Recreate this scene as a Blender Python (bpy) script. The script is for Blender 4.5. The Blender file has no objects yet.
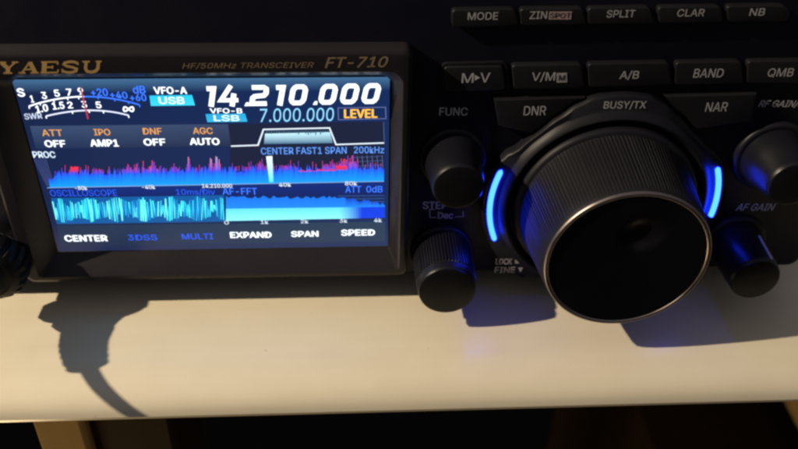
import bpy, bmesh, math, random
from mathutils import Vector, Matrix, Euler
random.seed(7)
MM = 0.001
scene = bpy.context.scene
COL = scene.collection

# ------------------------------------------------------------------ camera
W0, H0, F0 = 798.0, 449.0, 870.0
CAM_R = Euler((0.935780629, -0.0175209555, -0.0503363957), 'XYZ')
CAM_P = Vector((86.287, -206.2575, 158.4536))
CAM_M = CAM_R.to_matrix()

def at(u, v, y=0.0):
    """point of the photograph carried onto the upright plane at depth y (mm) -> (x, z)"""
    d = CAM_M @ Vector(((u - W0/2)/F0, -(v - H0/2)/F0, -1))
    t = (y - CAM_P.y)/d.y
    p = CAM_P + t*d
    return (p.x, p.z)

cd = bpy.data.cameras.new('camera')
cam = bpy.data.objects.new('camera', cd); COL.objects.link(cam)
cam.location = CAM_P*MM; cam.rotation_euler = CAM_R
cd.sensor_width = 36; cd.lens = F0/W0*36
cd.clip_start = 0.01; cd.clip_end = 50
cd.dof.use_dof = True; cd.dof.aperture_fstop = 15; cd.dof.focus_distance = 0.235
scene.camera = cam

# ------------------------------------------------------------------ materials
def principled(name, color, rough=0.5, metal=0.0, bump=0.0, bscale=2000, rvar=0.0, cvar=0.0, cscale=60, coat=0.0, spec=0.5):
    m = bpy.data.materials.new(name); m.use_nodes = True
    nt = m.node_tree; b = nt.nodes['Principled BSDF']
    b.inputs['Base Color'].default_value = (*color, 1)
    b.inputs['Roughness'].default_value = rough
    b.inputs['Metallic'].default_value = metal
    b.inputs['Specular IOR Level'].default_value = spec
    b.inputs['Coat Weight'].default_value = coat
    b.inputs['Coat Roughness'].default_value = 0.12
    tc = nt.nodes.new('ShaderNodeTexCoord')
    if bump > 0:
        n = nt.nodes.new('ShaderNodeTexNoise'); n.inputs['Scale'].default_value = bscale; n.inputs['Detail'].default_value = 3
        nt.links.new(tc.outputs['Object'], n.inputs['Vector'])
        bp = nt.nodes.new('ShaderNodeBump'); bp.inputs['Strength'].default_value = bump; bp.inputs['Distance'].default_value = 0.0001
        nt.links.new(n.outputs['Fac'], bp.inputs['Height']); nt.links.new(bp.outputs['Normal'], b.inputs['Normal'])
    if rvar > 0:
        n = nt.nodes.new('ShaderNodeTexNoise'); n.inputs['Scale'].default_value = cscale; n.inputs['Detail'].default_value = 5
        nt.links.new(tc.outputs['Object'], n.inputs['Vector'])
        r = nt.nodes.new('ShaderNodeMapRange'); r.inputs['To Min'].default_value = max(0.02, rough-rvar); r.inputs['To Max'].default_value = rough+rvar
        r.inputs['From Min'].default_value = 0.3; r.inputs['From Max'].default_value = 0.7
        nt.links.new(n.outputs['Fac'], r.inputs['Value']); nt.links.new(r.outputs['Result'], b.inputs['Roughness'])
    if cvar > 0:
        n = nt.nodes.new('ShaderNodeTexNoise'); n.inputs['Scale'].default_value = cscale; n.inputs['Detail'].default_value = 6
        nt.links.new(tc.outputs['Object'], n.inputs['Vector'])
        mx = nt.nodes.new('ShaderNodeMix'); mx.data_type = 'RGBA'
        mx.inputs['A'].default_value = (*[c*(1-cvar) for c in color], 1)
        mx.inputs['B'].default_value = (*[min(1, c*(1+cvar)) for c in color], 1)
        nt.links.new(n.outputs['Fac'], mx.inputs['Factor']); nt.links.new(mx.outputs['Result'], b.inputs['Base Color'])
    return m

M = {}
M['panel']  = principled('black_textured_plastic', (0.004, 0.004, 0.010), 0.45, spec=.2, bump=0.35, bscale=3500, rvar=0.08)
M['bezel']  = principled('bezel_plastic', (0.019, 0.0165, 0.020), 0.30, spec=.24, bump=0.10, bscale=3000, rvar=0.07)
M['button'] = principled('button_rubber', (0.010, 0.010, 0.012), 0.46, spec=.25, bump=0.2, bscale=3000, rvar=0.08)
M['collar'] = principled('satin_plastic', (0.008, 0.008, 0.012), 0.45, spec=.25, bump=0.12, bscale=3000, rvar=0.08)
M['knob']   = principled('knob_rubber', (0.007, 0.007, 0.011), 0.36, spec=.32, bump=0.3, bscale=3000, rvar=0.1)
M['knobcap']= principled('knob_cap_plastic', (0.006, 0.006, 0.008), 0.38, spec=.25, bump=0.1, rvar=0.08)
M['dial']   = principled('dial_rubber', (0.010, 0.0097, 0.013), 0.48, spec=.28, bump=0.3, bscale=3000, rvar=0.08)
M['face']   = principled('dial_gloss_face', (0.005, 0.005, 0.007), 0.17, coat=0.4, rvar=0.04, cscale=40)
_nt = M['face'].node_tree; _b = _nt.nodes['Principled BSDF']; _t = _nt.nodes.new('ShaderNodeTangent'); _t.direction_type = 'RADIAL'; _t.axis = 'Y'
_b.inputs['Anisotropic'].default_value = .85; _nt.links.new(_t.outputs[0], _b.inputs['Tangent'])
M['chrome'] = principled('turned_metal_ring', (0.30, 0.26, 0.25), 0.38, metal=1.0, rvar=0.08, cscale=200)
M['gold']   = principled('gold_print', (0.62, 0.40, 0.16), 0.45, metal=0.2, cvar=0.12, cscale=300)
M['dimgold']= principled('dim_bronze_print', (0.27, 0.20, 0.13), 0.5, cvar=0.2, cscale=400)
M['white']  = principled('legend_print', (0.46, 0.455, 0.47), 0.5, cvar=0.12, cscale=500)
M['dimwhite']= principled('small_legend_print', (0.36, 0.35, 0.37), 0.5, cvar=0.15, cscale=500)
M['redprint']= principled('spot_legend_print', (0.42, 0.30, 0.30), 0.5, cvar=0.1, cscale=500)
M['dark']   = principled('legend_background', (0.03, 0.03, 0.03), 0.5)
M['rubber'] = principled('cable_rubber', (0.016, 0.016, 0.018), 0.5, bump=0.3, bscale=1500, rvar=0.1)
M['plug']   = principled('plug_plastic', (0.006, 0.006, 0.008), 0.5, spec=.2, bump=0.1, rvar=0.1)
M['metal']  = principled('dark_plug_metal', (0.18, 0.18, 0.19), 0.3, metal=1, rvar=0.08)
M['lens']   = principled('smoked_lamp_lens', (0.10, 0.09, 0.09), 0.25)
M['lcd']    = principled('lcd_glass', (0.01, 0.012, 0.02), 0.15)

def emissive(name, color, strength, rough=0.3):
    m = principled(name, (0.02, 0.02, 0.03), rough)
    b = m.node_tree.nodes['Principled BSDF']
    b.inputs['Emission Color'].default_value = (*color, 1); b.inputs['Emission Strength'].default_value = strength
    return m
# the blue light guides are far brighter in blue than the camera can record
M['arc'] = emissive('blue_light_guide', (0.0062, 0.030, 1.0), 27)

def pixels_mat():
    m = principled('lit_screen_pixels', (0.01, 0.01, 0.015), 0.25)
    nt = m.node_tree; b = nt.nodes['Principled BSDF']
    a = nt.nodes.new('ShaderNodeAttribute'); a.attribute_name = 'col'
    nt.links.new(a.outputs['Color'], b.inputs['Emission Color']); b.inputs['Emission Strength'].default_value = 1.3
    return m
M['px'] = pixels_mat()

def shelf_mat():
    m = principled('cream_laminate', (0.70, 0.60, 0.42), 0.33, bump=0.05, bscale=300)
    nt = m.node_tree; b = nt.nodes['Principled BSDF']
    tc = nt.nodes.new('ShaderNodeTexCoord'); mp = nt.nodes.new('ShaderNodeMapping')
    mp.inputs['Scale'].default_value = (5, 60, 60)
    nt.links.new(tc.outputs['Object'], mp.inputs['Vector'])
    n = nt.nodes.new('ShaderNodeTexNoise'); n.inputs['Scale'].default_value = 3.0; n.inputs['Detail'].default_value = 6
    nt.links.new(mp.outputs['Vector'], n.inputs['Vector'])
    n2 = nt.nodes.new('ShaderNodeTexNoise'); n2.inputs['Scale'].default_value = 90; n2.inputs['Detail'].default_value = 4
    nt.links.new(tc.outputs['Object'], n2.inputs['Vector'])
    ad = nt.nodes.new('ShaderNodeMath'); ad.operation = 'ADD'
    nt.links.new(n.outputs['Fac'], ad.inputs[0]); nt.links.new(n2.outputs['Fac'], ad.inputs[1])
    cr = nt.nodes.new('ShaderNodeMapRange'); cr.inputs['From Min'].default_value = 0.7; cr.inputs['From Max'].default_value = 1.35
    nt.links.new(ad.outputs[0], cr.inputs['Value'])
    mx = nt.nodes.new('ShaderNodeMix'); mx.data_type = 'RGBA'
    mx.inputs['A'].default_value = (0.675, 0.60, 0.46, 1); mx.inputs['B'].default_value = (0.715, 0.645, 0.50, 1)
    nt.links.new(cr.outputs['Result'], mx.inputs['Factor'])
    # small brown specks of dirt
    sp = nt.nodes.new('ShaderNodeTexNoise'); sp.inputs['Scale'].default_value = 260; sp.inputs['Detail'].default_value = 2
    nt.links.new(tc.outputs['Object'], sp.inputs['Vector'])
    sr = nt.nodes.new('ShaderNodeMapRange'); sr.inputs['From Min'].default_value = 0.765; sr.inputs['From Max'].default_value = 0.83
    nt.links.new(sp.outputs['Fac'], sr.inputs['Value'])
    m2 = nt.nodes.new('ShaderNodeMix'); m2.data_type = 'RGBA'
    m2.inputs['B'].default_value = (0.22, 0.15, 0.08, 1)
    nt.links.new(mx.outputs['Result'], m2.inputs['A']); nt.links.new(sr.outputs['Result'], m2.inputs['Factor'])
    nt.links.new(m2.outputs['Result'], b.inputs['Base Color'])
    r = nt.nodes.new('ShaderNodeMapRange'); r.inputs['To Min'].default_value = 0.28; r.inputs['To Max'].default_value = 0.36
    nt.links.new(n.outputs['Fac'], r.inputs['Value']); nt.links.new(r.outputs['Result'], b.inputs['Roughness'])
    return m
M['shelf'] = shelf_mat()

def wood_mat(name, a, bcol):
    m = principled(name, a, 0.5)
    nt = m.node_tree; b = nt.nodes['Principled BSDF']
    tc = nt.nodes.new('ShaderNodeTexCoord'); mp = nt.nodes.new('ShaderNodeMapping'); mp.inputs['Scale'].default_value = (60, 60, 5)
    nt.links.new(tc.outputs['Object'], mp.inputs['Vector'])
    n = nt.nodes.new('ShaderNodeTexNoise'); n.inputs['Scale'].default_value = 2; n.inputs['Detail'].default_value = 7
    nt.links.new(mp.outputs['Vector'], n.inputs['Vector'])
    mx = nt.nodes.new('ShaderNodeMix'); mx.data_type = 'RGBA'
    mx.inputs['A'].default_value = (*a, 1); mx.inputs['B'].default_value = (*bcol, 1)
    nt.links.new(n.outputs['Fac'], mx.inputs['Factor']); nt.links.new(mx.outputs['Result'], b.inputs['Base Color'])
    return m
def dull(m): 
    b_ = m.node_tree.nodes['Principled BSDF']; b_.inputs['Specular IOR Level'].default_value = .08; b_.inputs['Roughness'].default_value = .8
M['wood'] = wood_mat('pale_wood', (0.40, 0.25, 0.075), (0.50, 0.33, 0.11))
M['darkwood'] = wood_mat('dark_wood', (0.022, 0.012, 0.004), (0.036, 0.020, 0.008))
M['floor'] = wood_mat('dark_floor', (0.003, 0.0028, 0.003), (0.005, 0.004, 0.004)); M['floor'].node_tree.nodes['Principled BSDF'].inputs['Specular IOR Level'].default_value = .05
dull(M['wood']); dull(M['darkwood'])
M['cushion'] = principled('tan_cloth', (0.42, 0.28, 0.10), 0.8, bump=0.4, bscale=900, cvar=0.2, cscale=120)

# ------------------------------------------------------------------ mesh helpers (all lengths in mm)
def obj(name, verts, faces, mat, parent=None, smooth=False, cols=None, bevel=0, auto=None):
    me = bpy.data.meshes.new(name)
    me.from_pydata([(v[0]*MM, v[1]*MM, v[2]*MM) for v in verts], [], faces)
    bm = bmesh.new(); bm.from_mesh(me)
    if cols is None: bmesh.ops.recalc_face_normals(bm, faces=bm.faces)
    bm.to_mesh(me); bm.free()
    me.materials.append(mat)
    if cols is not None:
        a = me.color_attributes.new('col', 'FLOAT_COLOR', 'POINT')
        for i, c in enumerate(cols): a.data[i].color = (*c, 1)
    if smooth or auto:
        me.polygons.foreach_set('use_smooth', [True]*len(me.polygons))
        if auto: me.set_sharp_from_angle(angle=math.radians(auto))
    o = bpy.data.objects.new(name, me); COL.objects.link(o)
    if parent is not None: adopt(o, parent)
    if bevel:
        md = o.modifiers.new('bevel', 'BEVEL'); md.width = bevel*MM; md.segments = 3; md.limit_method = 'ANGLE'; md.angle_limit = math.radians(40)
        me.polygons.foreach_set('use_smooth', [True]*len(me.polygons)); me.set_sharp_from_angle(angle=math.radians(50))
    return o

def world_of(o):
    m = Matrix.Translation(o.location)
    return world_of(o.parent) @ m if o.parent else m
def adopt(o, parent):
    o.parent = parent
    o.location = -world_of(parent).translation

FONT = None
try:      # Blender's own interface font; the built-in one stands in where it is missing
    import os
    _p = os.path.join(bpy.utils.resource_path('LOCAL'), 'datafiles', 'fonts', 'Inter.woff2')
    if os.path.exists(_p): FONT = bpy.data.fonts.load(_p)
except Exception: FONT = None

class MB:
    """collects shapes for one mesh"""
    def __init__(s): s.v = []; s.f = []; s.c = []
    def add(s, vs, fs, cols=None):
        b = len(s.v); s.v += list(vs); s.f += [tuple(i+b for i in f) for f in fs]
        s.c += list(cols) if isinstance(cols, list) else [cols or (1, 1, 1)]*len(vs)
    def loft(s, loops, cap0=True, cap1=True, closed=True):
        n = len(loops[0]); b = len(s.v)
        for l in loops: s.v += list(l); s.c += [(1,1,1)]*n
        for k in range(len(loops)-1):
            for i in range(n if closed else n-1):
                j = (i+1) % n
                s.f.append((b+k*n+i, b+k*n+j, b+(k+1)*n+j, b+(k+1)*n+i))
        if cap0: s.f.append(tuple(b+i for i in reversed(range(n))))
        if cap1: s.f.append(tuple(b+(len(loops)-1)*n+i for i in range(n)))
    def box(s, x0, x1, y0, y1, z0, z1):
        s.loft([[(x0,y0,z),(x1,y0,z),(x1,y1,z),(x0,y1,z)] for z in (z0, z1)])
    def lathe(s, c, prof, n=96, rib=None, ycap=True):
        """axis along -y through (x,z)=c; prof = [(radius, depth y)], rib(theta, k) -> radius offset"""
        loops = []
        for k, (r, y) in enumerate(prof):
            l = []
            for i in range(n):
                t = 2*math.pi*i/n
                rr = r + (rib(t, k) if rib else 0)
                l.append((c[0]+rr*math.cos(t), y, c[1]+rr*math.sin(t)))
            loops.append(l)
        s.loft(loops, cap0=ycap, cap1=ycap)
    def ribbon(s, pts, w, y, col=(1,1,1), closed=False):
        n = len(pts); L = []; R = []
        P = [Vector(p) for p in pts]
        for i in range(n):
            a = P[i-1] if (i > 0 or closed) else None; b = P[(i+1) % n] if (i < n-1 or closed) else None
            d1 = (P[i]-a).normalized() if a is not None else None; d2 = (b-P[i]).normalized() if b is not None else None
            d1 = d1 or d2; d2 = d2 or d1
            n1 = Vector((-d1.y, d1.x)); n2 = Vector((-d2.y, d2.x)); m = (n1+n2)
            m = m.normalized() if m.length > 1e-6 else n1
            k = min(2.0, 1/max(0.35, m.dot(n1)))
            L.append(P[i]+m*w/2*k); R.append(P[i]-m*w/2*k)
        vs = [(p.x, y, p.y) for p in L]+[(p.x, y, p.y) for p in R]
        fs = [(i, (i+1) % n, n+(i+1) % n, n+i) for i in range(n if closed else n-1)]
        s.add(vs, fs, col)
    def quad(s, pts, y, cols):
        s.add([(p[0], y, p[1]) for p in pts], [tuple(range(len(pts)))], cols)
    def text(s, string, x0, x1, z0, z1, y, col=(1,1,1), bold=0.0, shear=0.0, dz=0.0):
        """lettering fitted into a box; dz lifts the right end (baseline slope)"""
        cu = bpy.data.curves.new('t', 'FONT'); cu.body = string; cu.size = 1; cu.shear = shear; cu.resolution_u = 3
        if FONT: cu.font = FONT
        ob = bpy.data.objects.new('t', cu); COL.objects.link(ob)
        bpy.context.view_layer.update()
        me = bpy.data.meshes.new_from_object(ob)
        xs = [v.co.x for v in me.vertices]; ys = [v.co.y for v in me.vertices]
        ax, bx, ay, by = min(xs), max(xs), min(ys), max(ys)
        vs = [(x0+(v.co.x-ax)/(bx-ax)*(x1-x0), y, z0+(v.co.y-ay)/(by-ay)*(z1-z0)+dz*(v.co.x-ax)/(bx-ax)) for v in me.vertices]
        fc = [tuple(p.vertices) for p in me.polygons]
        # heavier strokes: the same outline laid again a hair to each side
        bw = max(0, bold)*(z1-z0)*1.6
        for k, (ox, oz) in enumerate([(0, 0)]+([(bw, 0), (-bw, 0), (0, bw*.6), (0, -bw*.6)] if bw > 0.02 else [])):
            s.add([(q[0]+ox, q[1]-.003*k, q[2]+oz) for q in vs], fc, col)
        bpy.data.objects.remove(ob); bpy.data.curves.remove(cu); bpy.data.meshes.remove(me)
    def ptext(s, string, uL, uR, vt, vb, y, col=(1,1,1), bold=0.012, shear=0.0, dv=0.0):
        """lettering given by its box in the photograph, carried onto the plane y"""
        um = (uL+uR)/2
        x0, _ = at(uL, (vt+vb)/2, y); x1, _ = at(uR, (vt+vb)/2, y)
        _, z1 = at(uL, vt, y); _, z0 = at(uL, vb, y); _, z0r = at(uR, vb+dv, y)
        s.text(string, x0, x1, z0, z1, y, col, bold, shear, z0r-z0)
    def build(s, name, mat, parent=None, **k):
        return obj(name, s.v, s.f, mat, parent, **k)
    def lit(s, name, parent):
        return obj(name, s.v, s.f, M['px'], parent, cols=s.c)

def empty(name, loc, label, cat, group=None):
    o = bpy.data.objects.new(name, None); COL.objects.link(o); o.location = Vector(loc)*MM
    o.empty_display_size = 0.02
    o['label'] = label; o['category'] = cat
    if group: o['group'] = group
    return o

def rrect(x0, x1, z0, z1, r, y, n=8):
    rs = r if isinstance(r, (list, tuple)) else [r]*4     # br, tr, tl, bl
    out = []
    for (cx, cz, a0, rr) in ((x1-rs[0], z0+rs[0], -90, rs[0]), (x1-rs[1], z1-rs[1], 0, rs[1]), (x0+rs[2], z1-rs[2], 90, rs[2]), (x0+rs[3], z0+rs[3], 180, rs[3])):
        for i in range(n+1):
            a = math.radians(a0+90*i/n); out.append((cx+rr*math.cos(a), y, cz+rr*math.sin(a)))
    return out

def inset(pts, d):
    n = len(pts); out = []
    area = sum(pts[i][0]*pts[(i+1)%n][1]-pts[(i+1)%n][0]*pts[i][1] for i in range(n))
    sgn = 1 if area > 0 else -1
    for i in range(n):
        a, p, b = Vector(pts[i-1]), Vector(pts[i]), Vector(pts[(i+1)%n])
        d1 = (p-a).normalized(); d2 = (b-p).normalized()
        n1 = Vector((-d1.y, d1.x))*sgn; n2 = Vector((-d2.y, d2.x))*sgn
        m = (n1+n2).normalized(); out.append(tuple(p+m*d/max(0.4, m.dot(n1))))
    return out

def roundpoly(pts, r, n=4):
    out = []; N = len(pts)
    for i in range(N):
        a, p, b = Vector(pts[i-1]), Vector(pts[i]), Vector(pts[(i+1)%N])
        ra = min(r, (a-p).length*0.45, (b-p).length*0.45)
        s = p+(a-p).normalized()*ra; e = p+(b-p).normalized()*ra
        for k in range(n+1):
            t = k/n; out.append(tuple((1-t)**2*s+2*t*(1-t)*p+t*t*e))
    return out

def pillow(mb, pts, y0, y1, ch=0.5):
    """a raised key: outline pts in (x,z), from y0 out to y1 with a rounded shoulder"""
    lo = [[(p[0], y0, p[1]) for p in pts]]
    for k in range(0, 5):
        a = math.radians(90*k/4)
        q = inset(pts, ch*(1-math.cos(a)))
        yy = y1 + ch*(1-math.sin(a))*(1 if y1 < y0 else -1)
        lo.append([(p[0], yy, p[1]) for p in q])
    mb.loft(lo)

SHELF_Z = -20.0
PANEL_Y = 0.4
# ================================================================== the radio
radio = empty('radio_transceiver', (92, 100, SHELF_Z), 'black radio transceiver with lit blue screen and big tuning dial, standing on the cream shelf', 'radio')

# casing: front panel + body behind
mb = MB()
x0, x1, z0, z1 = -40, 226, -13, 93
mb.loft([rrect(x0+1.2, x1-1.2, z0+1.2, z1-1.2, 3, PANEL_Y), rrect(x0+.3, x1-.3, z0+.3, z1-.3, 3.5, PANEL_Y+.5), rrect(x0, x1, z0, z1, 4, PANEL_Y+1.6), rrect(x0, x1, z0, z1, 4, 34)], cap1=False)
mb.loft([rrect(x0, x1, z0, z1, 4, 34), rrect(x0+2, x1-2, z0+2, z1-2, 3, 34.4), rrect(x0+2, x1-2, z0+2, z1-2, 3, 250)], cap0=False)
panel = mb.build('front_panel', M['panel'], radio, auto=35)

for fx in (8, 190):
    for fy in (16, 225):
        f = MB()
        loops = []
        for (r, z) in ((7, SHELF_Z), (7.6, SHELF_Z+.6), (7.6, -13.6), (7, -13)):
            loops.append([(fx+r*math.cos(2*math.pi*i/40), fy+r*math.sin(2*math.pi*i/40), z) for i in range(40)])
        f.loft(loops); f.build('foot', M['rubber'], radio, auto=40)

# display bezel
mb = MB()
BY = -5.0
bo = lambda d, y: rrect(-10.5+d, 101.8-d, -13+d, 64-d, 2.5, y)
def bi(x0, x1, z0, z1, y, r=1.0, rt=3.6): return rrect(x0, x1, z0, z1, [r, rt, rt, r], y)
ob = lambda d, z0_, y: rrect(-10.5+d, 101.8-d, z0_, 64-d, 2.2, y)
mb.loft([ob(0, -13.2, PANEL_Y+.1), ob(0, -10.2, BY+1.4), ob(.3, -9.0, BY+.45), ob(.9, -8.5, BY+.05), ob(1.3, -8.3, BY),
         bi(-6.6, 99.4, -7.4, 58.4, BY, 1.2, 4.2), bi(-6.1, 98.9, -6.9, 57.9, BY+.4, 1.1, 4.0),
         bi(-1.4, 96.6, -2.2, 54.7, -0.05, .5, 2.6), bi(-1.2, 96.4, -2.0, 54.5, .25, .5, 2.5)], cap0=False, cap1=False)
bezel = mb.build('display_bezel', M['bezel'], radio, auto=28)

# ---- gold maker's lettering, wide slanted serif capitals built from strokes
def serif_word(mb, word, uL, uR, vt, vb, y, dv):
    x0, _ = at(uL, (vt+vb)/2, y); x1, _ = at(uR, (vt+vb)/2, y); _, zt = at(uL, vt, y); _, zb = at(uL, vb, y); _, zr = at(uR, vb+dv, y)
    H = zt-zb
    T, t, S = .38, .14, .14   # thick, thin, serif
    g = {
     'Y': [([(-.02,1),(.42,1)],S),([(.72,1),(1.06,1)],S),([(.18,.97),(.52,.46)],T),([(.88,.97),(.56,.46)],t),([(.53,.5),(.53,.05)],T*.9),([(.30,.03),(.76,.03)],S)],
     'A': [([(.55,1),(.18,.06)],t),([(.55,1),(.86,.06)],T),([(.26,.34),(.72,.34)],t),([(.0,.03),(.36,.03)],S),([(.62,.03),(1.06,.03)],S)],
     'E': [([(.22,.98),(.22,.04)],T),([(.04,.99),(.92,.99)],t),([(.92,.99),(.92,.74)],t*.9),([(.3,.52),(.66,.52)],t),([(.66,.66),(.66,.38)],t*.8),([(.04,.03),(.94,.03)],t),([(.95,.03),(.98,.30)],t*.9)],
     'S': [([(.90,.70),(.84,.97)],t),([(.86,.84),(.70,.97),(.46,1.0),(.20,.92),(.14,.76),(.30,.60),(.62,.48),(.84,.34),(.82,.14),(.60,.02),(.34,.02),(.12,.14)],.22),([(.08,.34),(.10,.0)],t)],
     'U': [([(.0,.99),(.40,.99)],S),([(.70,.99),(1.02,.99)],S),([(.20,.97),(.20,.34),(.30,.10),(.52,.02),(.74,.10),(.86,.34),(.86,.97)],.26)],
    }
    n = len(word); cw = (x1-x0)/n
    for i, ch in enumerate(word):
        for k, (pts, w) in enumerate(g[ch]):
            P = []
            for (a, b) in pts:
                zz = zb+b*H + (zr-zb)*((i+a)/n)
                P.append((x0+cw*(i+.0+a*.90)+(b-.5)*H*.28, zz))
            mb.ribbon(P, w*H*1.0, y-0.004*k)
mb = MB(); serif_word(mb, 'YAESU', -2, 103, 62.5, 73.5, BY-.05, -1.2)
mb.build('brand_lettering', M['gold'], bezel)
mb = MB(); mb.ptext('HF/50MHz TRANSCEIVER', 182, 314, 63, 69.5, BY-.05, shear=.3, bold=.005, dv=-1)
mb.build('model_lettering', M['dimgold'], bezel)
mb = MB(); mb.ptext('FT-710', 325, 388, 57.5, 68, BY-.05, shear=.3, bold=.022, dv=-1)
mb.build('model_lettering', M['dimgold'], bezel)['label'] = 'larger slanted type number at the right end'

# ------------------------------------------------------------------ the lit screen
def srgb(r, g, b, k=1.0):
    f = lambda c: ((c/255+.055)/1.055)**2.4 if c > 10 else c/255/12.92
    return (f(r)*k, f(g)*k, f(b)*k)
mb = MB()
mb.loft([rrect(-1.2, 96.4, -2.0, 54.5, .4, .3), rrect(-1.2, 96.4, -2.0, 54.5, .4, .05)])
screen = mb.build('screen', M['lcd'], radio)
Q = lambda *ps: [at(u, v, 0) for (u, v) in ps]
# background fields
bg = MB()
nx, nz = 24, 14
vs = []; cs = []
for j in range(nz+1):
    for i in range(nx+1):
        x = -0.9+i/nx*97.0; z = -1.7+j/nz*56.0
        u = i/nx; w = j/nz
        base = Vector(srgb(22, 34, 68)).lerp(Vector(srgb(18, 40, 84)), u)
        if w > .93: base = Vector(srgb(62, 100, 136))  # paler top row: screen glow reflected by the bezel slope, put into the colour
        vs.append((x, 0.0, z)); cs.append(tuple(base))
bg.add(vs, [(j*(nx+1)+i, j*(nx+1)+i+1, (j+1)*(nx+1)+i+1, (j+1)*(nx+1)+i) for j in range(nz) for i in range(nx)], cs)
bg.quad(Q((30,126),(228,124),(231,146),(36,149)), -.05, [srgb(54,72,104), srgb(50,66,96), srgb(34,44,72), srgb(30,44,78)])
bg.quad(Q((229,124),(384,121.5),(384,181),(231,183)), -.04, [srgb(24,30,54)]*4)
bg.quad(Q((57,225.5),(385,221.5),(385,241),(61,246.5)), -.05, [srgb(28,46,74), srgb(36,58,80), srgb(30,52,78), srgb(22,36,66)])
bg.quad(Q((50,188.5),(385,182.5),(385,196),(52,198)), -.05, [srgb(14,40,112)]*2+[srgb(14,30,88)]*2)
bg.lit('screen_background', screen)

WHT = srgb(240, 248, 255, 1.15); CY = srgb(110, 205, 240); BLU = srgb(60, 120, 255); DBL = srgb(38, 84, 225); ORG = srgb(215, 150, 80); LTB = srgb(90, 145, 235)
Y1, Y2 = -.10, -.15
# signal meter
s = MB()
s.ptext('S', 17.5, 24, 88.5, 96.5, Y1, WHT, bold=.04)
for t, u, v, w in (('1',32,99,3),('3',44,95.5,5.5),('5',56.8,93.2,5.5),('7',69,92.2,5.5),('9',80.5,91.2,5.5)):
    s.ptext(t, u-w*.43, u+w*.43, v-3.3, v+3.4, Y1, WHT, bold=.03)
s.ptext('+20', 91, 107.5, 88.6, 96, Y1, BLU, bold=.02); s.ptext('+40', 110, 127, 91, 97.8, Y1, BLU, bold=.02, dv=1)
s.ptext('dB', 133, 145, 86, 93.5, Y1, BLU, bold=.02); s.ptext('+60', 130, 146, 94, 101, Y1, BLU, bold=.02)
s.ptext('1.0', 36, 48, 106, 113, Y1, WHT, bold=.03, dv=-2); s.ptext('1.5', 52.5, 64, 102.8, 109.6, Y1, WHT, bold=.03, dv=-1)
for t, u, v in (('2',70,105),('3',84,104.5),('5',98.5,105)): s.ptext(t, u-2.4, u+2.4, v-3.2, v+3.2, Y1, WHT, bold=.03)
s.ribbon([at(128.5+5*math.sin(a)*1.0, 109.2+2.2*math.sin(2*a), Y1) for a in [math.pi*2*k/24+.13 for k in range(24)]], .42, Y1, WHT, closed=True)
s.ptext('SWR', 24.5, 42, 113.8, 119.5, Y1, srgb(190,200,225), bold=.02, dv=-1)
def arcpts(a, m, b, n=24):
    # quadratic through three photo points
    out = []
    for k in range(n+1):
        t = k/n; l0 = 2*(t-.5)*(t-1); l1 = 4*t*(1-t); l2 = 2*t*(t-.5)
        out.append(at(a[0]*l0+m[0]*l1+b[0]*l2, a[1]*l0+m[1]*l1+b[1]*l2, Y1))
    return out
A = arcpts((29,106.3),(84,96.6),(139.5,104.8), 40)
s.ribbon(A[:21], .42, Y1, WHT); s.ribbon(A[20:], .42, Y2, BLU)
for k in (0, 4, 9, 14, 18): s.ribbon([A[k], (A[k][0], A[k][1]-.7)], .3, Y2, WHT)
for k in (25, 31, 36, 40): s.ribbon([A[k], (A[k][0], A[k][1]-.7)], .3, Y1, BLU)
B = arcpts((46,116.2),(89,110.4),(128.5,115.4), 40)
s.ribbon(B, .42, Y1, srgb(220,228,250))
for k in (0, 12, 20, 27, 40): s.ribbon([B[k], (B[k][0], B[k][1]-.7)], .3, Y2, WHT)
s.ribbon([at(80.6,87.5,Y2-.05), at(88,119,Y2-.05)], .40, Y2-.05, srgb(225,70,95,.6))
s.lit('signal_meter', screen)

# frequency readout: heavy slanted squared digits
def digit(mb, d, x, z, w, h, y, col, t):
    sh = .22
    P = lambda a, b: (x+a*w+(b-.5)*h*sh, z+b*h)
    hw, ht = t/2/w, t/2/h
    a0, a1, b0, b1 = hw, 1-hw, ht, 1-ht
    c = .17
    if d == '0': mb.ribbon([P(a0,b0+c),P(a0+c*.4,b0+c*.35),P(a0+c,b0),P(a1-c,b0),P(a1-c*.4,b0+c*.35),P(a1,b0+c),P(a1,b1-c),P(a1-c*.4,b1-c*.35),P(a1-c,b1),P(a0+c,b1),P(a0+c*.4,b1-c*.35),P(a0,b1-c)], t, y, col, True)
    if d == '1': mb.ribbon([P(.18,b1-.02),P(.66,b1-.02),P(.66,0)], t*1.05, y, col)
    if d == '2': mb.ribbon([P(0,b1),P(a1-c,b1),P(a1-.03,b1-c*.4),P(a1,b1-c),P(a1,.60),P(a1-c*.6,.5),P(a0+c*.6,.46),P(a0,.38),P(a0,b0),P(1,b0)], t, y, col)
    if d == '4':
        mb.ribbon([P(.50,1),P(.06,.30),P(1.04,.30)], t*.92, y, col); mb.ribbon([P(.74,.62),P(.74,0)], t, y-.02, col)
f = MB()
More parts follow.
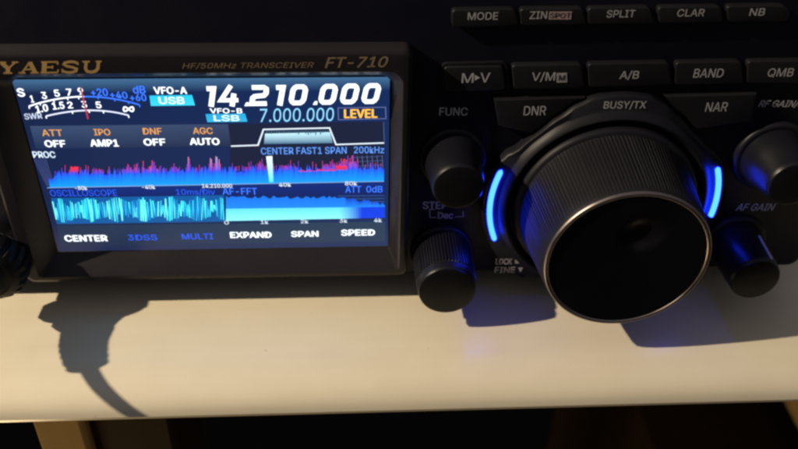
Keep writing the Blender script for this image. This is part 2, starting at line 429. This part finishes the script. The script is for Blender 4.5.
def number(mb, s_, uL, uR, vt, vb, dv, y, col, t, gap):
    xa, _ = at(uL, (vt+vb)/2, y); xb, _ = at(uR, (vt+vb)/2+dv, y); _, zt = at(uL, vt, y); _, zb = at(uL, vb, y); _, zr = at(uR, vb+dv, y)
    units = sum({'.': .38, '1': .80}.get(c, 1) for c in s_); cw = (xb-xa)/units; h = zt-zb; x = xa
    for c in s_:
        k = (x-xa)/(xb-xa); z = zb+(zr-zb)*k
        if c == '.':
            mb.quad([(x+.05*cw, z), (x+.05*cw+t*.85, z), (x+.05*cw+t*.95, z+t*.8), (x+.15*cw, z+t*.8)], y, [col]*4); x += .38*cw
        else:
            wch = .80 if c == '1' else 1
            digit(mb, c, x, z, cw*wch*(1-gap), h, y, col, t); x += wch*cw
number(f, '14.210.000', 203, 384, 86, 106.8, -3.2, Y1, WHT, 1.35, .19)
f.ptext('7.000.000', 260, 334, 108.8, 122.2, Y1, srgb(140,210,245), bold=-.004, shear=.12, dv=-1.2)
f.lit('frequency_readout', screen)

for (box, c0, c1, nm, lb, val, vb) in ((((149.5,95.5),(192,94.8),(195,105.2),(151,105.8)), srgb(40,190,235), srgb(60,205,240), 'VFO-A', (154,186.5,87,94), 'USB', (159,184,97,104)),
                                  (((205.5,114),(245,113.3),(247.5,121.5),(207.5,122)), srgb(40,160,210), srgb(50,170,215), 'VFO-B', (210,242,108.4,113.3), 'LSB', (214,239,115.2,121))):
    v = MB(); v.quad(Q(*box), Y1, [c0, c0, c1, c1])
    v.ptext(nm, *lb, Y1, WHT, bold=.03); v.ptext(val, *vb, Y2, srgb(225,250,255), bold=.035)
    v.lit('mode_readout', screen)
v = MB()
v.ptext('LEVEL', 344.5, 377, 109.6, 118, Y1, srgb(255,190,70), bold=.035, dv=-.4)
v.ribbon([at(*p, Y1) for p in ((338,108),(385.5,107.3),(386,118.7),(338.5,119.8))], .25, Y1, srgb(90,100,150), True)
v.lit('touch_key', screen)
for (a, uL, uR, vb_, a2, uL2, uR2, vb2) in (('ATT',42,62,136,'OFF',45,65,147),('IPO',94,110,135.3,'AMP1',90.5,118,146.3),('DNF',143,161.5,134.4,'OFF',144,165,145.4),('AGC',193,212.5,134,'AUTO',190,219,144.8)):
    t = MB(); t.ptext(a, uL, uR, vb_-6.3, vb_, Y1, ORG, bold=.02); t.ptext(a2, uL2, uR2, vb2-6.6, vb2, Y1, WHT, bold=.04); t.lit('touch_key', screen)
t = MB(); t.ptext('PROC', 33, 55, 151.5, 157.8, Y1, srgb(210,230,250), bold=.02); t.lit('processor_sign', screen)
for (a, uL, uR, vt, vb, c, bo_) in (('CENTER',65,107,234.6,241.6,WHT,.045),('3DSS',128,157,234,240.6,DBL,.02),('MULTI',182,213,233,239.6,DBL,.02),('EXPAND',230.5,271,231.4,238,WHT,.045),('SPAN',291.5,318,230.5,237,WHT,.045),('SPEED',341.5,374.5,229,235.8,WHT,.045)):
    t = MB(); t.ptext(a, uL, uR, vt+.8, vb-.2, Y1, c, bold=bo_, dv=-.3); t.lit('touch_key', screen)

# passband trace
p = MB()
p.ribbon([at(*q, Y1) for q in ((231,146.2),(258,145.2),(263.5,129.5),(329.5,128),(336,144.6),(384,143))], .42, Y1, srgb(215,228,240))
p.quad(Q((265,133.5),(330,132),(333,143),(264,144)), -.08, [srgb(190,230,240), srgb(180,225,238), srgb(70,110,140), srgb(60,100,135)])
for k in range(26):
    u = 266+k*2.45; h = random.uniform(.3, 3.2)
    p.quad([at(u, 130.6, 0), at(u+1.5, 130.6, 0), at(u+1.2, 131.5+h, 0), at(u+.2, 131.5+h, 0)], -.12, [srgb(60,96,120)]*4)
p.ribbon([at(383.5,122,Y1), at(384.3,144,Y1)], .2, -.07, srgb(70,84,120))
p.lit('filter_trace', screen)

# spectrum
sp = MB()
N = 300
def env(u):
    e = 0
    for c, w, a in ((74,4,3),(97,6,2),(128,3,4),(136,2,6),(143,1.2,8),(152,3.0,8),(155,1.3,5),(176,1.2,4),(188.5,1.6,12),(211,1.6,11),(216,2,12),(219.5,1.2,9),(247,4,2),(260,2.6,7),(286,4,3),(345,8,5),(352,5,5),(330,7,3)):
        e += a*math.exp(-((u-c)/w)**2)
    return e
def base_v(u): return 187.3-(u-50)/333*6.2
def left_u(v_): return 0
prev = None
for i in range(N+1):
    uu = 50+(384-50)*i/N
    n = random.random()
    hb = 11.4+7.5*(random.random()**1.6) + (env(uu)*.25)
    if i < 8: hb *= .55+.05*i
    ub = uu; ut = uu-(.14*(uu < 120)*(1-(uu-50)/70))*hb
    cur = (ub, base_v(uu), ut, base_v(uu)-hb, hb)
    if prev:
        for (f0, f1, c0, c1) in ((0, .55, srgb(22,150,235), srgb(20,120,245)), (.55, 1, srgb(20,120,245), srgb(40,70,225))):
            pts = [at(prev[0]+(prev[2]-prev[0])*f0, prev[1]-prev[4]*f0, 0), at(cur[0]+(cur[2]-cur[0])*f0, cur[1]-cur[4]*f0, 0),
                   at(cur[0]+(cur[2]-cur[0])*f1, cur[1]-cur[4]*f1, 0), at(prev[0]+(prev[2]-prev[0])*f1, prev[1]-prev[4]*f1, 0)]
            sp.quad(pts, Y1, [c0, c0, c1, c1])
    prev = cur
for i in range(N):
    uu = 52+(382-52)*i/N
    e = env(uu)
    if e > 1.0 or (random.random() < .24):
        h = 15.5+max(e, 1.5)*random.uniform(.5, 1.3)+random.random()**3*6
        if e > 9: c = srgb(235,150,190) if random.random() < .5 else srgb(200,205,255)
        elif e > 3.5: c = random.choice([srgb(240,60,70), srgb(200,60,140), srgb(160,60,190), srgb(240,80,80)])
        else: c = random.choice([srgb(190,50,110), srgb(120,50,180), srgb(200,40,60)])
        vb = base_v(uu)
        b0 = srgb(50,70,225)
        sp.quad([at(uu-.42, vb-12.5, 0), at(uu+.42, vb-12.5, 0), at(uu+.3, vb-h, 0), at(uu-.3, vb-h, 0)], Y2, [b0, b0, c, c])
for (ua, ub, va, vb) in ((71,79,166,171.5),(299,318,169.6,171),(318,336,168,170.5),(336,348,164.5,169.5)):
    for k in range(int((ub-ua)*1.4)):
        uu = ua+k/1.4; hh = random.uniform(0, 2.0)
        sp.quad([at(uu-.5, vb, 0), at(uu+.5, vb, 0), at(uu+.5, va+hh, 0), at(uu-.5, va+hh, 0)], Y2-.03, [srgb(180,50,120)]*2+[srgb(235,50,50)]*2)
sp.quad(Q((266.2,156),(272.3,155.6),(273.6,181.8),(269.4,182)), Y2-.06, [srgb(235,245,250), srgb(225,240,250), srgb(60,220,245), srgb(90,225,245)])
for k in range(7):       # receding scale lines at the two sides
    sp.ribbon([at(34+k*1.9, 159-k*.1, -.06), at(47+k*1.2, 186, -.06)], .13, -.06, srgb(74,86,140))
    sp.ribbon([at(352+k*5, 156-k*.1, -.06), at(354+k*4.9, 176, -.06)], .15, -.06, srgb(90,104,150))
for k in range(5):
    sp.ribbon([at(350, 158+k*4.2, -.065), at(383.5, 156+k*4.4, -.065)], .15, -.065, srgb(70,84,140))
sp.ribbon([at(47,187.8,-.12), at(384,181.4,-.12)], .3, -.12, srgb(110,150,210))
for a, uL, uR, vt in (('-80k',75,87,186.2),('-40k',142,155,185.2),('14.210.000',202,232,184),('40k',279,291,182.8),('80k',345,357,181.6)):
    sp.ptext(a, uL, uR, vt-.1, vt+3.7, -.2, srgb(210,220,235), bold=.02)
sp.ptext('CENTER FAST1 SPAN', 261, 346.5, 147.8, 154.6, -.2, LTB, bold=.01, dv=-1); sp.ptext('200kHz', 354, 384, 146.6, 153.2, -.2, LTB, bold=.01)
sp.lit('spectrum_display', screen)

random.seed(11)
w = MB()
w.ptext('OSCILLOSCOPE', 50, 117, 190, 196.4, Y1, DBL, bold=.01, dv=-.5); w.ptext('10ms/Div', 176, 215, 189, 195.5, Y1, DBL, bold=.01)
w.quad(Q((51,198),(224,195),(225,221.5),(57,224)), -.06, [srgb(12,84,150)]*4)
pts = []; i = 0; uu = 52
while uu < 224:
    amp = 12.2*(.82+.18*math.sin(uu*.23))
    mid = 210.5-(uu-50)*.012
    pts.append((uu+random.uniform(-.3, .3), mid+(amp if i % 2 else -amp)*random.choice((random.uniform(.2, 1.05), random.uniform(.8, 1.05), 1)))); i += 1
    uu += random.uniform(.35, 1.6)
CC = [srgb(60,225,232), srgb(110,240,240), srgb(18,120,200), srgb(50,205,235), srgb(30,160,220)]
for k in range(len(pts)-1):
    a, b = pts[k], pts[k+1]
    sk = lambda q: (q[0]+(q[1]-198)*.16*(1-(q[0]-50)/170), q[1])
    w.ribbon([at(*sk(a), Y1), at(*sk(b), Y1)], random.choice((.18, .28, .4)), Y1-.002*(k % 12), random.choice(CC))
w.lit('waveform_display', screen)

g = MB()
g.ptext('AF-FFT', 222.5, 257, 188, 194.6, Y1, BLU, bold=.01); g.ptext('ATT', 345.5, 361, 186, 192.6, Y1, BLU, bold=.01); g.ptext('0dB', 366.5, 382.5, 186, 192.4, Y1, BLU, bold=.01)
tops = [197+random.uniform(-1.6, 1.6)+max(0, (k-38)/22)**1.5*7 for k in range(61)]
for k in range(60):
    ua, ub = 226+(385-226)*k/60, 226+(385-226)*(k+1)/60
    vm = 208.6-(ua-226)*.012; vb = 220.8-(ua-226)*.02
    top = srgb(24,110,225) if ua < 345 else srgb(20,70,200)
    q = max(0, min(1, (ua-338)/22))
    lo = tuple(Vector(srgb(140,236,242)).lerp(Vector(srgb(16,60,215)), q)); mi = tuple(Vector(srgb(95,215,242)).lerp(Vector(srgb(16,60,215)), q))
    g.quad([at(ua, tops[k], 0), at(ub, tops[k+1], 0), at(ub, vm, 0), at(ua, vm, 0)], -.08, [top, top, srgb(30,130,235), srgb(30,130,235)])
    g.quad([at(ua, vm, 0), at(ub, vm-.01, 0), at(ub, vb, 0), at(ua, vb, 0)], -.09, [mi, mi, lo, lo])
for k in range(4): g.ribbon([at(338, 196+k*3.1, -.06), at(384.5, 195.4+k*3.1, -.06)], .16, -.07, srgb(60,90,160))
for a, u in (('0',226.5),('1k',264.5),('2k',304.5),('3k',343.5),('4k',378)):
    g.ptext(a, u-2.2-(len(a)-1)*1.6, u+2.2+(len(a)-1)*1.6, 220.8-(u-226)*.016, 224.4-(u-226)*.016, Y2, srgb(200,215,230), bold=.02)
g.lit('audio_spectrum_display', screen)

# ------------------------------------------------------------------ keys
def key(pix, legend, y1=-1.5, mat='button', r=1.2, chf=.4, extra=None, lmat='white', bold=.008):
    cu0 = sum(p_[0] for p_ in pix)/len(pix); pix = [(u+(2.2 if u > cu0 else -2.2), v_) for (u, v_) in pix]
    pts = roundpoly([at(u, v_, y1) for (u, v_) in pix], r)
    mb = MB(); pillow(mb, pts, PANEL_Y+.1, y1, chf)
    b = mb.build('button', M[mat], radio, auto=40)
    if legend:
        l = MB()
        for (s_, uL, uR, vt, vb) in legend: l.ptext(s_, uL, uR, vt, vb, y1-.05, bold=bold, dv=-.3)
        l.build('legend', M[lmat], b)
    return b
key([(454,10),(513,9),(517,26),(454,28)], [('MODE',468,498,12.5,20)])
b = key([(522,9),(581,8.3),(585,25),(523,26.4)], [('ZIN',530,547,11.6,19)])
l = MB(); xx0, zz0 = at(548.5,19.5,-1.6); xx1, zz1 = at(572,11.6,-1.6); l.quad([(xx0,zz0),(xx1,zz0),(xx1,zz1),(xx0,zz1)], -1.6, None); l.build('legend_box', M['redprint'], b)
l = MB(); l.ptext('SPOT', 550, 570.5, 13, 18, -1.65, bold=.02); l.build('legend', M['dark'], b)
key([(590,8.2),(648,7.4),(653,24),(590,25.2)], [('SPLIT',607,635,10.3,17.6)])
key([(660,7.2),(719,6.4),(722,22.6),(661,23.8)], [('CLAR',677.5,704.5,9.3,16.6)])
key([(729,6.2),(782,5.4),(789,12),(785,21.4),(730,22.6)], [('NB',750,765,8.6,15.8)])

bz = key([(446,67),(501,66),(504,90.5),(448,92.5)], [('M',462,473.5,73.5,83),('V',480.5,490,73,82.5)])
l = MB(); l.quad([at(474.6,74.8,-1.6), at(480.2,77.8,-1.6), at(474.8,80.6,-1.6)], -1.6, None); l.build('legend', M['white'], bz)
bz = key([(514,65.5),(580,64.2),(583,88.6),(516,90)], [('V/M',532,555,72.3,82)])
l = MB(); l.quad([at(*q, -1.6) for q in ((556.6,82.6),(567,82.4),(567,72.8),(556.6,73))], -1.6, None); l.build('legend_box', M['dimwhite'], bz)
l = MB(); l.ptext('M', 558.8, 565, 75, 80.6, -1.65, bold=.02); l.build('legend', M['dark'], bz)
key([(590,64),(667,62.6),(670,85.4),(591,88)], [('A/B',620,639,71,80)])
key([(678,62.6),(739,61.4),(742,84),(677,85.6)], [('BAND',694,723.5,69,77.6)])
key([(750,61.4),(826,60.4),(826,83),(749,84.2)], [('QMB',768,793.5,68.5,77.4)])
# thin moulded frame beside the first key of the row
l = MB(); l.ribbon([at(*q, -.4) for q in ((443,93),(440,80),(441,68),(446,63.5),(470,62.6))], .5, -.4)
fr = MB(); q = [at(*c, -.9) for c in ((441.5,64),(507,62.5),(509.5,93),(443,95.5))]; fo = roundpoly(q, 1.6); fi = inset(fo, .55)
fr.loft([[(a[0], PANEL_Y+.1, a[1]) for a in fo], [(a[0], -.9, a[1]) for a in fo], [(a[0], -.9, a[1]) for a in fi], [(a[0], PANEL_Y+.1, a[1]) for a in fi]], cap0=False, cap1=False)
fr.build('button_frame', M['collar'], radio)

DC = (158.4, 14.7)     # dial axis
def outline(deg):
    """outer radius of the dial surround: waisted beside the keys, full at the top and beside the light guides"""
    d = abs((deg-90+180) % 360-180)
    T = ((0, 35.4), (12, 35.3), (20, 34.3), (30, 32.9), (42, 32.0), (54, 32.4), (62, 34.2), (68, 35.3), (181, 35.4))
    for (a, ra), (b, rb) in zip(T, T[1:]):
        if a <= d <= b:
            t = (d-a)/(b-a); t = t*t*(3-2*t); return ra+(rb-ra)*t
    return 35.4
def arcside(R, a0, a1, n=16):
    out = []
    for k in range(n+1):
        a = a0+(a1-a0)*k/n; q = outline(a)+R-35.4
        out.append((DC[0]+q*math.cos(math.radians(a)), DC[1]+q*math.sin(math.radians(a))))
    return out
def polykey(pts, legend):
    mb = MB(); pillow(mb, pts, PANEL_Y+.1, -1.8, .55)
    b = mb.build('button', M['button'], radio, auto=40)
    l = MB()
    for (s_, uL, uR, vt, vb) in legend: l.ptext(s_, uL, uR, vt, vb, -1.85, bold=.006, dv=-.3)
    l.build('legend', M['white'], b)
A0 = at(494, 99.5, -1.8); A1 = at(499, 126.5, -1.8); A2 = at(590, 97.5, -1.8)
R_ = 36.2
ang = lambda p_: math.degrees(math.atan2(p_[1]-DC[1], p_[0]-DC[0]))
zt = A0[1]; zb = A1[1]
a_top = 180-math.degrees(math.acos((DC[0]-at(578, 98, -1.8)[0])/R_)); A2 = at(586, 97.8, -1.8); a_bot = 180-math.degrees(math.asin((zb-DC[1])/R_))
polykey([A0, A1]+arcside(R_, a_bot, a_top)+[A2], [('DNR',524,546,106.3,115.4)])
B0 = at(757, 94, -1.8); B1 = at(751, 121.5, -1.8)
zt = B0[1]; zb = B1[1]
a_top = math.degrees(math.acos((at(674, 97, -1.8)[0]-DC[0])/R_)); B2 = at(664, 96.2, -1.8); a_bot = math.degrees(math.asin((zb-DC[1])/R_))
polykey([B1, B0, B2]+arcside(R_, a_top, a_bot), [('NAR',706,727.5,102.6,111.6)])

# printed legends on the panel itself
def printed(items, mat, name='legend', y=PANEL_Y-.05, **k):
    l = MB()
    for (s_, uL, uR, vt, vb) in items: l.ptext(s_, uL, uR, vt, vb, y, **k)
    return l.build(name, M[mat], panel)
printed([('FUNC',439.5,467.5,107.6,115.6)], 'white', bold=.012)
printed([('RF GAIN/SQL',759,815,100.2,107.8)], 'white', shear=.25, bold=.012)
printed([('AF GAIN',736.5,775,203.6,210.6)], 'white', shear=.25, bold=.012)
printed([('STEP',423,447,201.6,209)], 'dimwhite', bold=.02)
printed([('Dec',438,453,212.2,218.6)], 'dimwhite', bold=.02)
l = MB(); l.ribbon([at(*q, PANEL_Y-.05) for q in ((435,209.5),(429.5,209.6),(430,217.6),(436,217.5))], .22, PANEL_Y-.05)
l.ribbon([at(*q, PANEL_Y-.05) for q in ((455,216.8),(463.5,216.4),(463,211.5))], .22, PANEL_Y-.05); l.build('legend_bracket', M['dimwhite'], panel)

# ------------------------------------------------------------------ dial surround with the two light guides
mb = MB()
def ringloop(R, y, n=160):
    out = []
    for i in range(n):
        a = 2*math.pi*i/n
        q = R if R < 30.6 else 30.5+(R-30.5)*(outline(math.degrees(a))-30.5)/4.9
        z = DC[1]+q*math.sin(a)
        out.append((DC[0]+q*math.cos(a), y, max(z, -12.6)))
    return out
mb.loft([ringloop(35.4, PANEL_Y+.1), ringloop(35.3, -1.6), ringloop(35.0, -2.5), ringloop(34.5, -2.9), ringloop(31.2, -3.0), ringloop(30.5, -3.5), ringloop(29.6, -4.8), ringloop(29.0, -5.1), ringloop(28.4, -4.9), ringloop(27.9, -4.2), ringloop(27.3, -.4), ringloop(26, -.2)], cap0=False, cap1=False)
sur = mb.build('dial_surround', M['collar'], radio, auto=45)
def light_arc(a0, a1):
    mb = MB(); n = 40; loops = []
    for k in range(n+1):
        a = math.radians(a0+(a1-a0)*k/n); e = min(1, k/2.0, (n-k)/2.0); e = math.sqrt(max(.02, 1-(1-e)**2))
        L = []
        for j in range(9):
            t = math.pi*j/8; rr = 33.1-.76*e*math.cos(t); yy = -2.9-1.25*math.sin(t)*e
            L.append((DC[0]+rr*math.cos(a), yy, DC[1]+rr*math.sin(a)))
        loops.append(L)
    mb.loft(loops, closed=False)
    return mb.build('light_guide', M['arc'], sur, smooth=True)
light_arc(158.5, 202.5); light_arc(21.5, -9)
bl = MB(); q0 = at(621.5, 121.5, -3.05); q1 = at(626.5, 112.5, -3.05); bl.box(q0[0], q1[0], -3.5, -2.9, q0[1], q1[1]); bl.build('busy_lamp', M['lens'], sur, bevel=.2)
l = MB(); l.ptext('BUSY/TX', 604, 646, 101.2, 109.6, -3.08, bold=.012, dv=-.3); l.build('legend', M['white'], sur)
l = MB(); l.ptext('LOCK', 496, 512, 258.6, 264.4, -3.12, bold=.022); l.ptext('FINE', 495, 515, 267.0, 272.6, -3.12, bold=.022)
l.quad([at(*q, -3.08) for q in ((515,259.5),(519,259.5),(519,263.5),(515,263.5))], -3.08, None); l.quad([at(*q, -3.08) for q in ((518,267.5),(523,267.5),(520.5,272.5))], -3.08, None)
l.build('legend', M['dimwhite'], sur)

# ------------------------------------------------------------------ main dial
NR = 150
mb = MB()
prof = [(24.9, -6.2), (24.7, -7.5), (24.2, -12), (23.6, -18), (23.0, -24), (22.6, -28.2), (22.3, -29.2), (20.9, -29.2), (20.5, -26)]
def rib(t, k):
    if k == 0 or k >= 5: return 0
    return .15*(1 if math.sin(t*NR) > 0 else -1)
mb.lathe(DC, prof, n=NR*6, rib=rib)
dial = mb.build('main_dial', M['dial'], radio, auto=30)
mb = MB(); mb.lathe(DC, [(24.6, -.3), (26.0, -1.0), (26.5, -2.4), (26.6, -4.6), (26.3, -5.6), (25.6, -6.2), (24.0, -6.3)], n=160); mb.build('dial_skirt', M['collar'], dial, auto=50)
mb = MB()
mb.lathe(DC, [(22.3, -29.2), (22.2, -29.75), (21.9, -30.0), (21.45, -30.02), (21.1, -29.8), (20.9, -29.2)], n=200, ycap=False); mb.build('metal_ring', M['chrome'], dial, auto=60)
# glossy face with a dished centre and a finger dimple
verts = []; faces = []
RN, TN = 60, 160
dm = at(642, 236, -29.5); DM = (dm[0], dm[1]); DR = 7.0
def depth(x, z):
    r = math.hypot(x-DC[0], z-DC[1])/20.95
    y = -29.7 + .9*(1-r*r)
    d = math.hypot(x-DM[0], z-DM[1])/DR
    if d < 1.15:
        q = min(1, d); y += 1.3*(1-q*q)**2
    return y
for i in range(RN+1):
    for j in range(TN):
        r = 20.95*i/RN; a = 2*math.pi*j/TN; x = DC[0]+r*math.cos(a); z = DC[1]+r*math.sin(a)
        verts.append((x, depth(x, z), z))
for i in range(RN):
    for j in range(TN):
        faces.append((i*TN+j, i*TN+(j+1)%TN, (i+1)*TN+(j+1)%TN, (i+1)*TN+j))
obj('dial_face', verts, faces, M['face'], dial, smooth=True)

# ------------------------------------------------------------------ small knobs
def knob(c, L, rb, rt, collar, ribs=44, ribd=.22, pointer=None, label=None, capin=.5, double=None, band=0):
    mb = MB()
    y0 = -1.2
    n = max(96, ribs*6) if ribs else 96
    if double:   # inner shaft on a wider outer ring
        prof = [(rb, y0), (rb, -4.5), (rb-.4, -5.2), (rt+.5, -5.6), (rt+.2, -6.5), (rt+.1, -L+1.5), (rt, -L+.6), (rt-capin, -L)]
        lo, hi = 4, 5
    else:
        prof = [(rb, y0), (rb, y0-1), (rb+(rt-rb)*.5, -L*.5), (rt, -L+1.4), (rt-.1, -L+.6), (rt-capin, -L)]
        lo, hi = 1, 3
        if band: prof = [(rb, y0), (rb, y0-1), (rb+(rt-rb)*.5, -L*.5), (rt, -L+band), (rt-.25, -L+band-.2), (rt-.2, -L+1.0), (rt-.45, -L+.4), (rt-capin-.2, -L)]
    def rib_(t, k): return ribd*(1 if math.sin(t*ribs) > 0 else -1) if ribs and lo <= k <= hi else 0
    mb.lathe(c, prof, n=n, rib=rib_)
    k = mb.build('knob', M['knob'], radio, auto=30)
    if label: k['label'] = label
    m2 = MB(); m2.lathe(c, [(rt-capin, -L+.1), (rt-capin, -L-.15), (rt-capin-.6, -L-.35), (1.0, -L-.1)], n=72); m2.build('knob_cap', M['knobcap'], k, auto=50)
    m3 = MB(); m3.lathe(c, [(collar, PANEL_Y+.1), (collar, -.5), (collar-.4, -1.1), (collar-1.2, -1.3), (rb-.5, -.9)], n=96); m3.build('knob_collar', M['collar'], k, auto=50)
    if pointer is not None:
        a = math.radians(pointer); m4 = MB(); d = Vector((math.cos(a), math.sin(a))); e = Vector((-d.y, d.x))*.32
        vs = []
        for (rr, yy) in ((rb*.5+rt*.5+.42, -L*.35), (rt+.34, -L+1.2)):
            for s_ in (-1, 1): vs.append((c[0]+d.x*rr+e.x*s_, yy, c[1]+d.y*rr+e.y*s_))
            for s_ in (1, -1): vs.append((c[0]+d.x*(rr-.6)+e.x*s_, yy, c[1]+d.y*(rr-.6)+e.y*s_))
        m4.add(vs, [(0,1,2,3), (4,5,6,7), (0,1,5,4), (1,2,6,5), (2,3,7,6), (3,0,4,7)]); m4.build('pointer', M['white'], k)
    return k
knob((114.0, 29.2), 15, 8.2, 7.1, 9.6, ribs=0, label='smooth upper left knob')
knob((112.4, -4.0), 18.5, 8.8, 8.6, 9.5, ribs=60, ribd=.17, band=3.6, label='ribbed lower left knob')
knob((205.5, 28.6), 15, 9.2, 7.0, 11.0, ribs=0, label='smooth upper right knob')
knob((202.3, -2.4), 18, 8.0, 7.3, 9.8, ribs=0, pointer=62, label='lower right knob with a white pointer line')

# ================================================================== shelf
def shelf():
    Y0, Y1_ = -50.0, 330.0
    prof = []
    zt = SHELF_Z
    prof.append((Y1_, zt)); prof.append((-20, zt)); prof.append((-27, zt-.05))
    for (y, z) in ((-29, -.25), (-31, -.6), (-33, -1.1), (-35, -1.8), (-36.8, -2.7), (-38.4, -3.8), (-39.7, -5.1), (-40.6, -6.7), (-41, -8.2), (-40.7, -9.3), (-39.8, -10.0), (-38, -10.4)): prof.append((y, zt+z))
    prof.append((Y1_, zt-10.4))
    loops = []
    for x in (-620, 700):
        loops.append([(x, y, z) for (y, z) in prof])
    mb = MB(); mb.loft(loops)
    o = mb.build('shelf', M['shelf'], None, auto=25)
    o['label'] = 'cream shelf with a rounded front edge under the black radio'; o['category'] = 'shelf'
    return o
shelf()

# ================================================================== microphone cable
mc = empty('microphone_cable', (-21, 0, 8), 'black microphone plug and cable at the left edge of the radio', 'cable')
PC = (-16.6, 1.0)
mb = MB(); mb.lathe(PC, [(8.2, PANEL_Y-.02), (8.2, -4.4), (7.6, -4.9), (7.2, -5.6)], n=72); mb.build('socket_ring', M['metal'], mc, auto=50)
mb = MB(); mb.lathe(PC, [(7.4, -5.3), (8.9, -5.6), (9.7, -6.8), (9.8, -11.8), (8.8, -13.8), (7.0, -15.0)], n=240, rib=lambda t, k: .5*(1 if math.sin(t*20) > 0 else -1) if k in (2, 3) else 0); mb.build('plug_ring', M['plug'], mc, auto=30)

def tube(name, pts, rad, mat, parent, n=20, closed=False):
    P = [Vector(p_) for p_ in pts]; loops = []
    up = Vector((0.1, .2, 1)).normalized()
    for i, p_ in enumerate(P):
        d = (P[min(i+1, len(P)-1)]-P[max(i-1, 0)]).normalized(); a = d.cross(up).normalized(); b = a.cross(d).normalized()
        r = rad[i] if isinstance(rad, list) else rad
        loops.append([tuple(p_+a*r*math.cos(2*math.pi*k/n)+b*r*math.sin(2*math.pi*k/n)) for k in range(n)])
    mb = MB(); mb.loft(loops); return mb.build(name, mat, parent, smooth=True)
def bez(ctrl, n):
    # Catmull-Rom through control points
    out = []; C = [Vector(c) for c in ctrl]; C = [2*C[0]-C[1]]+C+[2*C[-1]-C[-2]]
    for s_ in range(len(C)-3):
        p0, p1, p2, p3 = C[s_:s_+4]
        for k in range(n):
            t = k/n; out.append(.5*((2*p1)+(-p0+p2)*t+(2*p0-5*p1+4*p2-p3)*t*t+(-p0+3*p1-3*p2+p3)*t**3))
    out.append(C[-2]); return out
path = bez([(-17.5, -15.5, 1.5), (-18.5, -20, 3), (-20.5, -26, 5), (-22, -33, 8), (-24, -42, 12.5), (-27, -54, 19), (-31, -72, 24), (-42, -98, 20), (-58, -130, -5), (-70, -160, -60), (-74, -170, -160), (-70, -165, -330)], 22)
i1 = 20; i2 = 72
tube('plug_body', path[:i1+1], [6.8-2.0*(k/i1) for k in range(i1+1)], M['plug'], mc, n=40)
sr = path[i1:i2+1]; tube('strain_relief', sr, [ (3.6-1.2*k/len(sr))+(1.5 if (k//4) % 2 else -.2) for k in range(len(sr))], M['rubber'], mc, n=24)
tube('cable', path[i2-1:], 1.75, M['rubber'], mc)

# ================================================================== under the shelf
def boxthing(name, b, mat, label, cat, bevel=1.5):
    mb = MB(); mb.box(*b); o = mb.build(name, M[mat], None, bevel=bevel); o['label'] = label; o['category'] = cat; return o
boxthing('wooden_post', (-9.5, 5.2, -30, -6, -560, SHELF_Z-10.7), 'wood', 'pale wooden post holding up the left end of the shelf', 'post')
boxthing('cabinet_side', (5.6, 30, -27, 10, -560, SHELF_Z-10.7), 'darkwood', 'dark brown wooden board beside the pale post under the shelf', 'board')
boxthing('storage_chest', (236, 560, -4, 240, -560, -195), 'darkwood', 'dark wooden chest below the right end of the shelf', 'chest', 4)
mb = MB(); loops = []
for i in range(1, 24):
    a = -math.pi/2+math.pi*i/24; L = []
    for k in range(64):
        t = 2*math.pi*k/64; cc = math.copysign(abs(math.cos(t))**.55, math.cos(t)); ss = math.copysign(abs(math.sin(t))**.55, math.sin(t))
        L.append((374+72*cc*math.cos(a)**.5, 88+80*ss*math.cos(a)**.5, -166+28*math.sin(a)))
    loops.append(L)
mb.loft(loops); cu_ = mb.build('cushion', M['cushion'], None, smooth=True); cu_['label'] = 'tan cloth cushion lying on the dark chest at the right'; cu_['category'] = 'cushion'
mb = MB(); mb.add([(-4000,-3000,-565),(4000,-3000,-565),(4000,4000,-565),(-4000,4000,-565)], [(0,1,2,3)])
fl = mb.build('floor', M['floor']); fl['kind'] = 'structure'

# ================================================================== light
def lamp(name, kind, loc, energy, color, size, target=None):
    ld = bpy.data.lights.new(name, kind); ld.energy = energy; ld.color = color
    if kind == 'AREA': ld.shape = 'DISK'; ld.size = size*MM
    else: ld.shadow_soft_size = size*MM
    lo = bpy.data.objects.new(name, ld); COL.objects.link(lo); lo.location = Vector(loc)*MM
    if target: lo.rotation_euler = (Vector(target)-Vector(loc)).to_track_quat('-Z', 'Y').to_euler()
    return lo
lamp('room_lamp', 'POINT', (-790, -190, 690), 68.0, (1.0, 0.84, 0.61), 10)
lamp('post_fill_light', 'POINT', (-150, -130, -330), 2.2, (1.0, 0.72, 0.38), 40)  # added warm fill for the post under the shelf, not an actual lamp

wd = bpy.data.worlds.new('World'); scene.world = wd; wd.use_nodes = True
nt = wd.node_tree; b = nt.nodes['Background']
tc = nt.nodes.new('ShaderNodeTexCoord'); sx = nt.nodes.new('ShaderNodeSeparateXYZ'); nt.links.new(tc.outputs['Generated'], sx.inputs[0])
mr = nt.nodes.new('ShaderNodeMapRange'); mr.inputs['From Min'].default_value = -.4; mr.inputs['From Max'].default_value = .9
nt.links.new(sx.outputs['Z'], mr.inputs['Value'])
mx = nt.nodes.new('ShaderNodeMix'); mx.data_type = 'RGBA'; mx.inputs['A'].default_value = (.008, .007, .006, 1); mx.inputs['B'].default_value = (.185, .178, .192, 1)
nt.links.new(mr.outputs['Result'], mx.inputs['Factor']); nt.links.new(mx.outputs['Result'], b.inputs['Color'])
b.inputs['Strength'].default_value = 1.0

vs_ = scene.view_settings; vs_.view_transform = 'Standard'; vs_.look = 'None'; vs_.exposure = 0; vs_.gamma = 1
scene.cycles.use_denoising = True
scene.cycles.filter_width = 2.6
scene.cycles.max_bounces = 8
